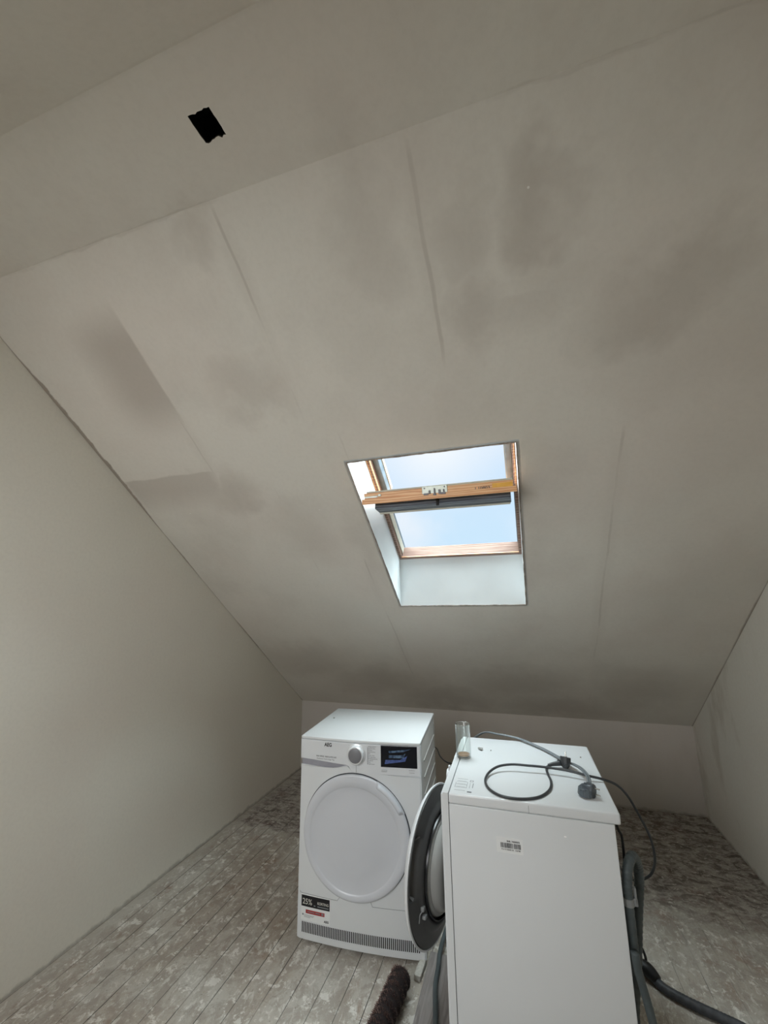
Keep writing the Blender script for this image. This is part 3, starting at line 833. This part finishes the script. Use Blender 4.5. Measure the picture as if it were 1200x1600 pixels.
# front shell: upper fascia and lower panel with the round opening
bm = bmesh.new()
HY, HZ, HR = .29, .485, .178
out = [(0.0, .014), (WW, .014), (WW, .8495), (0.0, .8495)]
for xx in (0.0, .026):
    ov = [bm.verts.new((xx, y, z)) for y, z in out]; hv = [bm.verts.new((xx, HY + HR * math.cos(2 * pi * k / 64), HZ + HR * math.sin(2 * pi * k / 64))) for k in range(64)]
    es = [bm.edges.new((ov[i], ov[(i + 1) % 4])) for i in range(4)] + [bm.edges.new((hv[i], hv[(i + 1) % 64])) for i in range(64)]
    bmesh.ops.triangle_fill(bm, use_beauty=True, edges=es)
    if xx == 0.0: o1, h1 = ov, hv
for A_, B_ in ((o1, ov), (h1, hv)):
    for i in range(len(A_)):
        j = (i + 1) % len(A_); bm.faces.new((A_[i], A_[j], B_[j], B_[i]))
bmesh.ops.bevel(bm, geom=[e for e in bm.edges if e.verts[0] in o1 and e.verts[1] in o1], offset=.008, segments=3, affect='EDGES')
auto_smooth(link_mesh('front_panel', bm, m_white, washer))
Mh = Matrix.Translation((0, HY, HZ)) @ Matrix.Rotation(pi / 2, 4, 'Y')
bm = bmesh.new(); lathe(bm, [(.190, -.001), (.185, -.008), (.176, -.006), (.168, .010), (.160, .030), (.165, .050), (.172, .075)], 64, Mh)
auto_smooth(link_mesh('door_gasket', bm, m_gasket, washer))
bm = bmesh.new(); lathe(bm, [(.172, .065), (.172, .075), (.21, .085), (.22, .10), (.22, .34), (0, .345)], 64, Mh)
auto_smooth(link_mesh('drum', bm, m_steel, washer))
bpy.data.objects['cabinet.001'].data  # solid cabinet is opened below
# open the cabinet's front where the drum sits (replace by shell)
cab = bpy.data.objects['cabinet.001']
bmc = bmesh.new(); bmc.from_mesh(cab.data)
for f in [f for f in bmc.faces if f.normal.x < -.95]: bmc.faces.remove(f)
bmc.to_mesh(cab.data); bmc.free()
bm = bmesh.new(); lathe(bm, [(.036, 0), (.036, .004), (.031, .006), (.029, .018), (.026, .021), (0, .021)], 40, Matrix.Translation((-.004, .303, .785)) @ Matrix.Rotation(-pi / 2, 4, 'Y'))
auto_smooth(link_mesh('programme_knob', bm, m_white_pl, washer))
bm = bmesh.new(); box(bm, -.010, -.003, .410, .585, .740, .825, .004, 2); link_mesh('detergent_drawer', bm, m_white_pl, washer)
bm = bmesh.new(); box(bm, -.0055, -.003, .04, .21, .745, .825, .001, 2); link_mesh('display', bm, m_scr, washer)
bm = bmesh.new(); box(bm, -.012, -.003, .255, .268, .822, .842, .003, 2); link_mesh('fascia_tab', bm, m_white_pl, washer)
for (fx, fy) in ((.06, .06), (WD - .08, .06), (.06, WW - .06), (WD - .08, WW - .06)):
    bm = bmesh.new(); lathe(bm, [(0, 0), (.022, 0), (.022, .008), (.012, .010), (.012, .018), (0, .018)], 20, Matrix.Translation((fx, fy, 0)))
    link_mesh('foot', bm, m_grey_pl, washer)
# printed legend on the top (reads from the front)
bm = bmesh.new(); zt = .8502
def tq(x0, x1, y0, y1): box(bm, x0, x1, y0, y1, .8498, zt, 0, 1)
lx, ly = .040, .018
rr = random.Random(5)
for k in range(5): 
    tq(lx + .004, lx + .004 + .034 + rr.uniform(-.004, .006), ly + .012 + k * .0235, ly + .0138 + k * .0235)
for k in (1, 2, 3): tq(lx + .008, lx + .038, ly + .018 + k * .0235, ly + .0192 + k * .0235)
tq(lx + .002, lx + .0032, ly + .034, ly + .075); tq(lx + .042, lx + .0432, ly + .034, ly + .080)
tq(lx + .050, lx + .062, ly + .100, ly + .102); tq(lx + .050, lx + .052, ly + .090, ly + .102); tq(lx + .060, lx + .062, ly + .090, ly + .102); tq(lx + .050, lx + .062, ly + .088, ly + .090)
tq(lx + .052, lx + .0532, ly + .035, ly + .080); tq(lx + .062, lx + .0645, ly + .040, ly + .078)
link_mesh('printed_legend', bm, m_ink_l, washer)
bm = bmesh.new(); tq(lx + .048, lx + .063, ly + .002, ly + .010); link_mesh('printed_logo', bm, m_ink, washer)
# barcode label on the side
bm = bmesh.new(); Mb = Matrix.Translation((.2185, 0, .719)) @ Matrix.Rotation(math.radians(-.5), 4, 'Y')
box(bm, -.041, .041, .0008, .0022, -.0215, .0215, 0, 1, Mb)
lab = link_mesh('barcode_label', bm, m_paper, washer)
bm = bmesh.new(); rr = random.Random(2); x = -.028
while x < .034:
    w = rr.choice((.0006, .0010, .0016)); box(bm, x, x + w, .0002, .0010, -.007, .007, 0, 1, Mb); x += w + rr.choice((.0006, .0009, .0013))
    if .010 < x < .012: x += .0022
Mx = Mb @ Matrix(((1, 0, 0, 0), (0, 0, -1, .0004), (0, 1, 0, 0), (0, 0, 0, 1)))
text_bm(bm, 'SNR. 74500032', .0066, Mx @ Matrix.Translation((-.008, .0100, 0)), width=.040, bold=.0002)
text_bm(bm, '914 9130443 01  1207M', .0058, Mx @ Matrix.Translation((-.026, -.0135, 0)), width=.058, bold=.0001)
link_mesh('barcode', bm, m_black, lab)
bm = bmesh.new(); box(bm, .385, .392, .0006, .0025, .765, .769, .0004, 1, None)
link_mesh('enamel_chip', bm, simple('bright_white_chip', srgb(250, 250, 250), .3), washer)
# door, hinged on the far side and a hand's breadth open
th = math.radians(12); HX, HYW = 1.69, -1.60
ca, sa = math.cos(.0087), math.sin(.0087)
Cd = Vector((HX - math.sin(th) * .28, HYW - math.cos(th) * .28, .485))
lX = Vector((-math.sin(th), -math.cos(th), 0)); lY = Vector((0, 0, 1)); lZ = lX.cross(lY)   # lZ points to the inner side?
if lZ.x < 0: lZ = -lZ
Mw = Matrix((lX, lY, lZ)).transposed().to_4x4(); Mw.translation = Cd
wdoor = empty('door'); wdoor.parent = washer
wdoor.matrix_local = (Matrix.Translation((1.7158, -2.1657, 0)) @ Matrix.Rotation(.0087, 4, 'Z')).inverted() @ Mw
bm = bmesh.new(); lathe(bm, [(0, -.040), (.10, -.0395), (.19, -.035), (.235, -.024), (.256, -.010), (.2605, -.003), (.2600, .001), (.2540, .0015), (.2520, -.004)], 128)
auto_smooth(link_mesh('outer_shell', bm, m_white_pl, wdoor), 60)
# inner ring with the grip trough on the free edge
bm = bmesh.new(); NA = 180; RS = [.2525, .250, .2465, .243, .239, .235, .225, .218, .214, .210, .206, .200, .192, .184, .176, .170, .164, .160, .156]
def ring_h(r, a):
    base = -.006 if r > .2515 else (.003 + .026 * max(0, min(1, (.25 - r) / .085)))
    if r < .204 : base += .006 * max(0, min(1, (.204 - r) / .012))
    if r < .178: base -= .014 * max(0, min(1, (.178 - r) / .012))
    a0, a1 = math.radians(-4), math.radians(44)
    e = max(0, min(1, (a - a0) / .06, (a1 - a) / .10)); e = e * e * (3 - 2 * e)
    if .208 < r < .245: base -= .020 * e * max(0, min(1, (r - .208) / .012)) * max(0, min(1, (.245 - r) / .003))
    return base
rg = []
for r in RS:
    rg.append([bm.verts.new((r * math.cos(2 * pi * (k / NA) - pi), r * math.sin(2 * pi * (k / NA) - pi), ring_h(r, 2 * pi * (k / NA) - pi))) for k in range(NA)])
for a, b_ in zip(rg, rg[1:]):
    for k in range(NA): bm.faces.new((a[k], a[(k + 1) % NA], b_[(k + 1) % NA], b_[k]))
auto_smooth(link_mesh('inner_ring', bm, m_dark_pl, wdoor), 50)
bm = bmesh.new(); P = [];
a_pts = [math.radians(d) for d in range(-3, 44, 2)]
for rr_, w_ in (((.2125 + .236) / 2, .0095),):
    top = [(rr_ + w_) , (rr_ - w_)]
    G = [[bm.verts.new((q * math.cos(a), q * math.sin(a), ring_h(.226, a) + .0015 + (0 if j else .002))) for j, q in enumerate(top)] for a in a_pts]
    for a, b_ in zip(G, G[1:]): bm.faces.new((a[0], a[1], b_[1], b_[0]))
link_mesh('grip_trough', bm, m_chan, wdoor, smooth=True)
bm = bmesh.new(); lathe(bm, [(.1730, .025), (.1705, .035), (.1660, .035), (.1640, .023)], 96); auto_smooth(link_mesh('ring_trim', bm, m_dark_pl2, wdoor), 40)
bm = bmesh.new(); lathe(bm, [(.160, .013), (.159, .031), (.153, .037), (.146, .039), (.142, .049), (.133, .063), (.114, .073), (.07, .077), (0, .078)], 96)
auto_smooth(link_mesh('glass_bowl', bm, m_bowl, wdoor), 50)
bm = bmesh.new()
box(bm, .180, .196, -.060, -.046, .020, .033, .003, 2); box(bm, .172, .190, -.086, -.074, .022, .036, .003, 2)
tube(bm, [(.194, -.058, .026), (.202, -.066, .021), (.205, -.078, .020), (.204, -.090, .018)], .0018, seg=8)
auto_smooth(link_mesh('door_latch', bm, m_clip, wdoor))
bm = bmesh.new(); box(bm, -.285, -.235, -.04, .04, -.004, .010, .003, 2); link_mesh('hinge', bm, m_steel, wdoor)

# ------------------------------------------------------------------ THINGS ON AND AROUND
# drinking glass
gl = tag(empty('drinking_glass', (1.755, -1.826, .8502)), 'tall clear drinking glass with a sip of amber drink, standing on the washing machine', 'glass')
bm = bmesh.new()
lathe(bm, [(0, 0), (.027, 0), (.0295, .002), (.0300, .006), (.0312, .126), (.0317, .1285), (.0309, .1293), (.0300, .1280), (.0286, .010), (.0270, .0075), (0, .0065)], 64)
link_mesh('tumbler', bm, m_glass, gl, smooth=True)
bm = bmesh.new(); lathe(bm, [(0, .0080), (.0225, .0086), (.0250, .0105), (.0256, .0132), (.0245, .0128), (0, .0124)], 48)
link_mesh('amber_drink', bm, m_amber, gl, smooth=True)

# plugs
def make_plug(M, parent, mat):
    bm = bmesh.new()
    # round schuko body, pins along +z
    lathe(bm, [(0, -.020), (.010, -.020), (.015, -.012), (.019, .0), (.0195, .016), (.0185, .018), (0, .018)], 28, M)
    for s in (-1, 1):
        box(bm, s * .0175 - .0025, s * .0175 + .0025, -.006, .006, -.006, .019, .001, 1, M)
    box(bm, -.009, .009, -.030, -.008, -.016, .004, .004, 2, M)       # side neck for the cord
    for k in range(4): box(bm, -.0195, .0195, -.004 + k * .001, .001, -.010 + k * .006, -.008 + k * .006, 0, 1, M)
    pb = auto_smooth(link_mesh('plug_body', bm, mat, parent))
    for s in (-1, 1):
        bm = bmesh.new(); tube(bm, [M @ Vector((s * .0095, 0, .017)), M @ Vector((s * .0095, 0, .0365))], .0023, seg=12, n=2)
        link_mesh('pin', bm, m_pin, pb)
    return pb
def frame_from(loc, zdir, ydir):
    z = Vector(zdir).normalized(); x = Vector(ydir).cross(z).normalized(); y = z.cross(x)
    M = Matrix((x, y, z)).transposed().to_4x4(); M.translation = Vector(loc); return M

ca_ = tag(empty('power_cord', (0, 0, 0)), 'charcoal power cord looped on the washing machine and arching over its right edge', 'power cord', None)
P = [(2.118, -1.846, .866), (2.095, -1.850, .861), (2.078, -1.862, .8575), (2.074, -1.885, .856), (2.077, -1.93, .8548), (2.083, -1.99, .8545), (2.075, -2.055, .8545), (2.045, -2.115, .8545), (2.005, -2.146, .8545), (1.955, -2.157, .8545), (1.910, -2.146, .8545),
     (1.874, -2.105, .8545), (1.858, -2.045, .8555), (1.868, -1.985, .861), (1.900, -1.938, .868), (1.950, -1.916, .872), (2.008, -1.911, .872), (2.066, -1.907, .871), (2.141, -1.914, .870), (2.205, -1.930, .866),
     (2.262, -1.93, .858), (2.310, -1.90, .832), (2.345, -1.88, .790), (2.378, -1.87, .722), (2.399, -1.87, .668), (2.405, -1.87, .626), (2.402, -1.87, .587), (2.386, -1.87, .554), (2.36, -1.87, .535), (2.331, -1.88, .532), (2.305, -1.90, .555), (2.275, -1.92, .60), (2.262, -1.93, .65)]
bm = bmesh.new(); tube(bm, P, .0043, seg=10, n=8); link_mesh('cord', bm, m_cable, ca_, smooth=True)
bm = bmesh.new(); tube(bm, [(2.082, -1.852, .8600), (2.10, -1.848, .864), (2.128, -1.842, .868)], .007, seg=12, rfun=lambda t: .0048 + .0045 * t); link_mesh('strain_relief', bm, m_cable, ca_, smooth=True)
make_plug(frame_from((2.147, -1.838, .8720), (.12, .25, .95), (.92, -.1, .0)), ca_, m_cable)

cb = tag(empty('power_cord', (0, 0, 0)), 'grey double power cord with its plug lying at the near right of the washing machine', 'power cord', None)
P = [(1.62, -1.30, .60), (1.70, -1.36, .74), (1.80, -1.45, .84), (1.88, -1.525, .862), (1.935, -1.542, .862), (1.985, -1.566, .860), (2.03, -1.610, .858), (2.078, -1.665, .857), (2.120, -1.730, .857), (2.155, -1.80, .861), (2.178, -1.85, .870), (2.196, -1.915, .879), (2.208, -1.970, .876), (2.206, -2.015, .868)]
bm = bmesh.new(); tube(bm, [Vector(p) + Vector((.0036, .0015, 0)) for p in P], .0036, seg=8, n=8); tube(bm, [Vector(p) + Vector((-.0036, -.0015, 0)) for p in P], .0036, seg=8, n=8)
link_mesh('cord', bm, m_cable_g, cb, smooth=True)
bm = bmesh.new()
Mp = frame_from((2.198, -2.070, .867), (.86, -.45, .12), (0, .2, 1)) 
pb = make_plug(frame_from((2.196, -2.062, .8705), (.84, -.50, .0), (.3, .9, .1)) , cb, simple('slate_plug_plastic', srgb(62, 68, 74), .4, var=.08))
bm.free()
bm = bmesh.new()
Mg = frame_from((2.190, -2.060, .866), (0, 0, 1), (.15, 1, 0))
a = [(-.026, -.020), (-.030, .000), (-.020, .026), (-.008, .040), (.010, .040), (.018, .022), (.022, -.010), (.012, -.032), (-.010, -.034)]
lo = [bm.verts.new(Mg @ Vector((x, y, -.012))) for x, y in a]; hi = [bm.verts.new(Mg @ Vector((x * .86, y * .86, .011))) for x, y in a]
bm.faces.new(lo[::-1]); bm.faces.new(hi)
for i in range(len(a)):
    j = (i + 1) % len(a); bm.faces.new((lo[i], lo[j], hi[j], hi[i]))
bmesh.ops.bevel(bm, geom=list(bm.edges), offset=.003, segments=2, affect='EDGES')
link_mesh('plug_cover', bm, simple('slate_plug_cover', srgb(84, 92, 98), .35, var=.06), pb)

# thin black cord behind the washing machine
bm = bmesh.new(); tube(bm, [(2.262, -2.07, .800), (2.268, -2.08, .772), (2.276, -2.08, .754), (2.2765, -2.08, .721), (2.275, -2.08, .686), (2.274, -2.08, .651), (2.274, -2.075, .615), (2.259, -2.05, .56), (2.257, -1.97, .45)], .0040, seg=8)
tag(link_mesh('cable', bm, m_blackp, smooth=True), 'thin black cable hanging down the back of the washing machine beside the hose', 'cable')
# cord between the machines
bm = bmesh.new(); tube(bm, [(1.36, -1.13, .56), (1.46, -1.14, .645), (1.512, -1.20, .670), (1.563, -1.35, .680), (1.626, -1.49, .704), (1.70, -1.535, .715), (1.77, -1.50, .66)], .0030, seg=8)
tag(link_mesh('cable', bm, m_blackp, smooth=True), 'thin dark cable sagging between the dryer and the washing machine', 'cable')

# drain hose with clip
dh = tag(empty('drain_hose', (0, 0, 0)), 'thick grey drain hose doubled over in a hook behind the washing machine', 'hose')
P = [(2.266, -1.90, .16), (2.266, -1.95, .27), (2.266, -2.02, .37), (2.266, -2.095, .44), (2.266, -2.12, .52), (2.2665, -2.12, .605), (2.269, -2.12, .645), (2.277, -2.112, .684), (2.293, -2.09, .703), (2.309, -2.055, .688), (2.321, -2.025, .650), (2.321, -2.02, .609), (2.314, -2.02, .565), (2.302, -2.02, .493), (2.292, -2.02, .424), (2.284, -2.0, .34), (2.276, -1.95, .22), (2.272, -1.90, .08)]
bm = bmesh.new(); tube(bm, P, .0145, seg=16, n=14, rfun=lambda t: .0142 + .0007 * math.sin(t * 420)); link_mesh('hose', bm, m_rubber, dh, smooth=True)
bm = bmesh.new(); tube(bm, [(2.2665, -2.12, .592), (2.2665, -2.12, .612)], .0165, seg=16, n=2); box(bm, 2.280, 2.292, -2.126, -2.11, .592, .612, .002, 1); box(bm, 2.285, 2.291, -2.126, -2.112, .60, .64, .002, 1)
link_mesh('hose_clip', bm, m_clip, dh)
bm = bmesh.new(); tube(bm, [(2.262, -2.160, .50), (2.264, -2.158, .465), (2.271, -2.150, .425), (2.280, -2.145, .380), (2.293, -2.14, .308), (2.312, -2.125, .21), (2.335, -2.10, .11), (2.36, -2.11, .03), (2.40, -2.16, .013)], .0112, seg=12)
tag(link_mesh('water_hose', bm, m_rubber, smooth=True), 'slim green-grey inlet hose running down behind the washing machine to the floor', 'hose')
# hose on the floor with black connector
fh = tag(empty('floor_hose', (0, 0, 0)), 'dark hose with a black connector lying on the floor at lower right', 'hose')
bm = bmesh.new(); tube(bm, [(2.405, -1.502, .020), (2.425, -1.54, .019), (2.452, -1.568, .0175), (2.517, -1.601, .0175), (2.595, -1.630, .0175), (2.668, -1.659, .0175), (2.76, -1.72, .0175), (2.82, -1.84, .0175), (2.80, -2.0, .0175), (2.70, -2.15, .0175)], .0165, seg=16, n=14, rfun=lambda t: .016 + .0008 * math.sin(t * 420))
link_mesh('hose', bm, m_rubber_d, fh, smooth=True)
bm = bmesh.new(); tube(bm, [(2.372, -1.490, .040), (2.388, -1.504, .037), (2.408, -1.518, .032), (2.428, -1.540, .024)], .022, seg=18, n=6, rfun=lambda t: .017 + .008 * math.sin(t * pi))
tube(bm, [(2.400, -1.500, .045), (2.402, -1.490, .062), (2.396, -1.478, .080), (2.384, -1.470, .092)], .0050, seg=8); tube(bm, [(2.352, -1.497, .024), (2.372, -1.515, .020), (2.395, -1.518, .03)], .0045, seg=8)
link_mesh('connector', bm, m_blackp, fh, smooth=True)
# loose board and hose between the machines
bm = bmesh.new(); box(bm, 1.548, 1.690, -2.75, -1.655, 0, .022, .002, 1, Matrix.Translation((0, 0, .001)))
tag(link_mesh('loose_board', bm, m_board), 'grey worn board lying on the floor beside the washing machine front', 'board')
bm = bmesh.new(); tube(bm, [(1.612, -1.40, .036), (1.595, -1.55, .033), (1.590, -1.66, .0325), (1.596, -1.74, .0325), (1.600, -1.82, .0325), (1.615, -1.90, .0325), (1.635, -2.0, .0325), (1.66, -2.12, .0325), (1.67, -2.3, .0325)], .0092, seg=12)
tag(link_mesh('water_hose', bm, m_rubber, smooth=True), 'slim green-grey hose lying on the loose board in front of the washing machine door', 'hose')
bm = bmesh.new(); box(bm, -.014, .014, -.045, .045, 0, .022, .006, 2, Matrix.Translation((1.522, -1.742, .0005)) @ Matrix.Rotation(math.radians(-4), 4, 'Z'))
for v in bm.verts: v.co += Vector((noise.noise(v.co * 60), noise.noise(v.co * 60 + Vector((9, 0, 0))), 0)) * .004
tag(link_mesh('plaster_lump', bm, simple('pale_plaster_lump', srgb(182, 180, 172), .9, var=.12, scale=80)), 'pale elongated plaster lump on the floor at the dryer foot', 'rubble')

# brown bristly roll
br = tag(empty('bristle_roll', (1.463, -1.95, 0), 0), 'dark brown bristly brush roll lying on the floorboards in front of the dryer', 'brush')
ax0 = Vector((.008, .100, .050)); ax1 = Vector((-.026, -.255, .050)); RB = .038
bm = bmesh.new(); tube(bm, [ax0, ax0.lerp(ax1, .33), ax0.lerp(ax1, .66), ax1], RB, seg=20, n=16, rfun=lambda t: RB * (1 + .07 * math.sin(t * 62)))
link_mesh('core', bm, simple('dark_core_fibre', srgb(26, 16, 15), .9, var=.3, scale=200), br, smooth=True)
bm = bmesh.new(); rr = random.Random(4)
axd = (ax1 - ax0).normalized(); sx_ = axd.cross(Vector((0, 0, 1))).normalized(); uz_ = sx_.cross(axd)
for k in range(9000):
    t = rr.random(); band = math.sin(t * 62.0 + .5 * math.sin(t * 9))
    if band < -.15 and rr.random() < .96: continue
    a = rr.uniform(0, 2 * pi); c = ax0.lerp(ax1, t); d = sx_ * math.cos(a) + uz_ * math.sin(a)
    tw = axd.cross(d)
    p0_ = c + d * RB * .93; ln = rr.uniform(.006, .012) * (1.0 + .5 * band)
    tip = p0_ + d * ln * .75 + tw * rr.uniform(-.010, .010) + axd * rr.uniform(-.004, .004)
    if tip.z < .001: tip.z = .001
    s_ = axd * .0007 + tw * .0004
    m_ = p0_.lerp(tip, .5) + d * .0012
    v = [bm.verts.new(p0_ - s_), bm.verts.new(p0_ + s_), bm.verts.new(m_ + s_ * .8), bm.verts.new(m_ - s_ * .8), bm.verts.new(tip)]
    bm.faces.new((v[0], v[1], v[2], v[3])); bm.faces.new((v[3], v[2], v[4]))
for k in range(500):     # the ends
    a = rr.uniform(0, 2 * pi); q = rr.random() ** .5 * RB; d = sx_ * math.cos(a) + uz_ * math.sin(a)
    p0_ = ax0 + d * q; tip = p0_ - axd * rr.uniform(.004, .009) + d * rr.uniform(0, .006); s_ = axd.cross(d) * .0007
    v = [bm.verts.new(p0_ - s_), bm.verts.new(p0_ + s_), bm.verts.new(tip)]; bm.faces.new(v)
o = link_mesh('bristles', bm, m_brist, br, recalc=False); o['kind'] = 'stuff'

# crumbs
def crumb(loc, r, label):
    bm = bmesh.new(); bmesh.ops.create_icosphere(bm, subdivisions=2, radius=r)
    for v in bm.verts:
        v.co *= 1 + .5 * noise.noise(v.co * (1.6 / r) + Vector(loc)); v.co.z *= .6
    zmin = min(v.co.z for v in bm.verts)
    o = link_mesh('plaster_crumb', bm, m_crumb, smooth=True); o.location = (loc[0], loc[1], loc[2] - zmin)
    return tag(o, label, 'crumb')
crumb((.985, -1.44, .8505), .0050, 'small plaster crumb on the rear left corner of the dryer top')
crumb((1.808, -1.716, .8505), .0065, 'grey plaster crumb behind the drinking glass, left of its pair')
crumb((1.818, -1.724, .8505), .0080, 'larger grey plaster crumb behind the drinking glass, right of its pair')
crumb((1.858, -1.722, .8505), .0030, 'tiny plaster speck on the washing machine top, right of the crumb pair')
crumb((2.216, -1.705, .8505), .0030, 'tiny plaster speck near the rear right corner of the washing machine top')
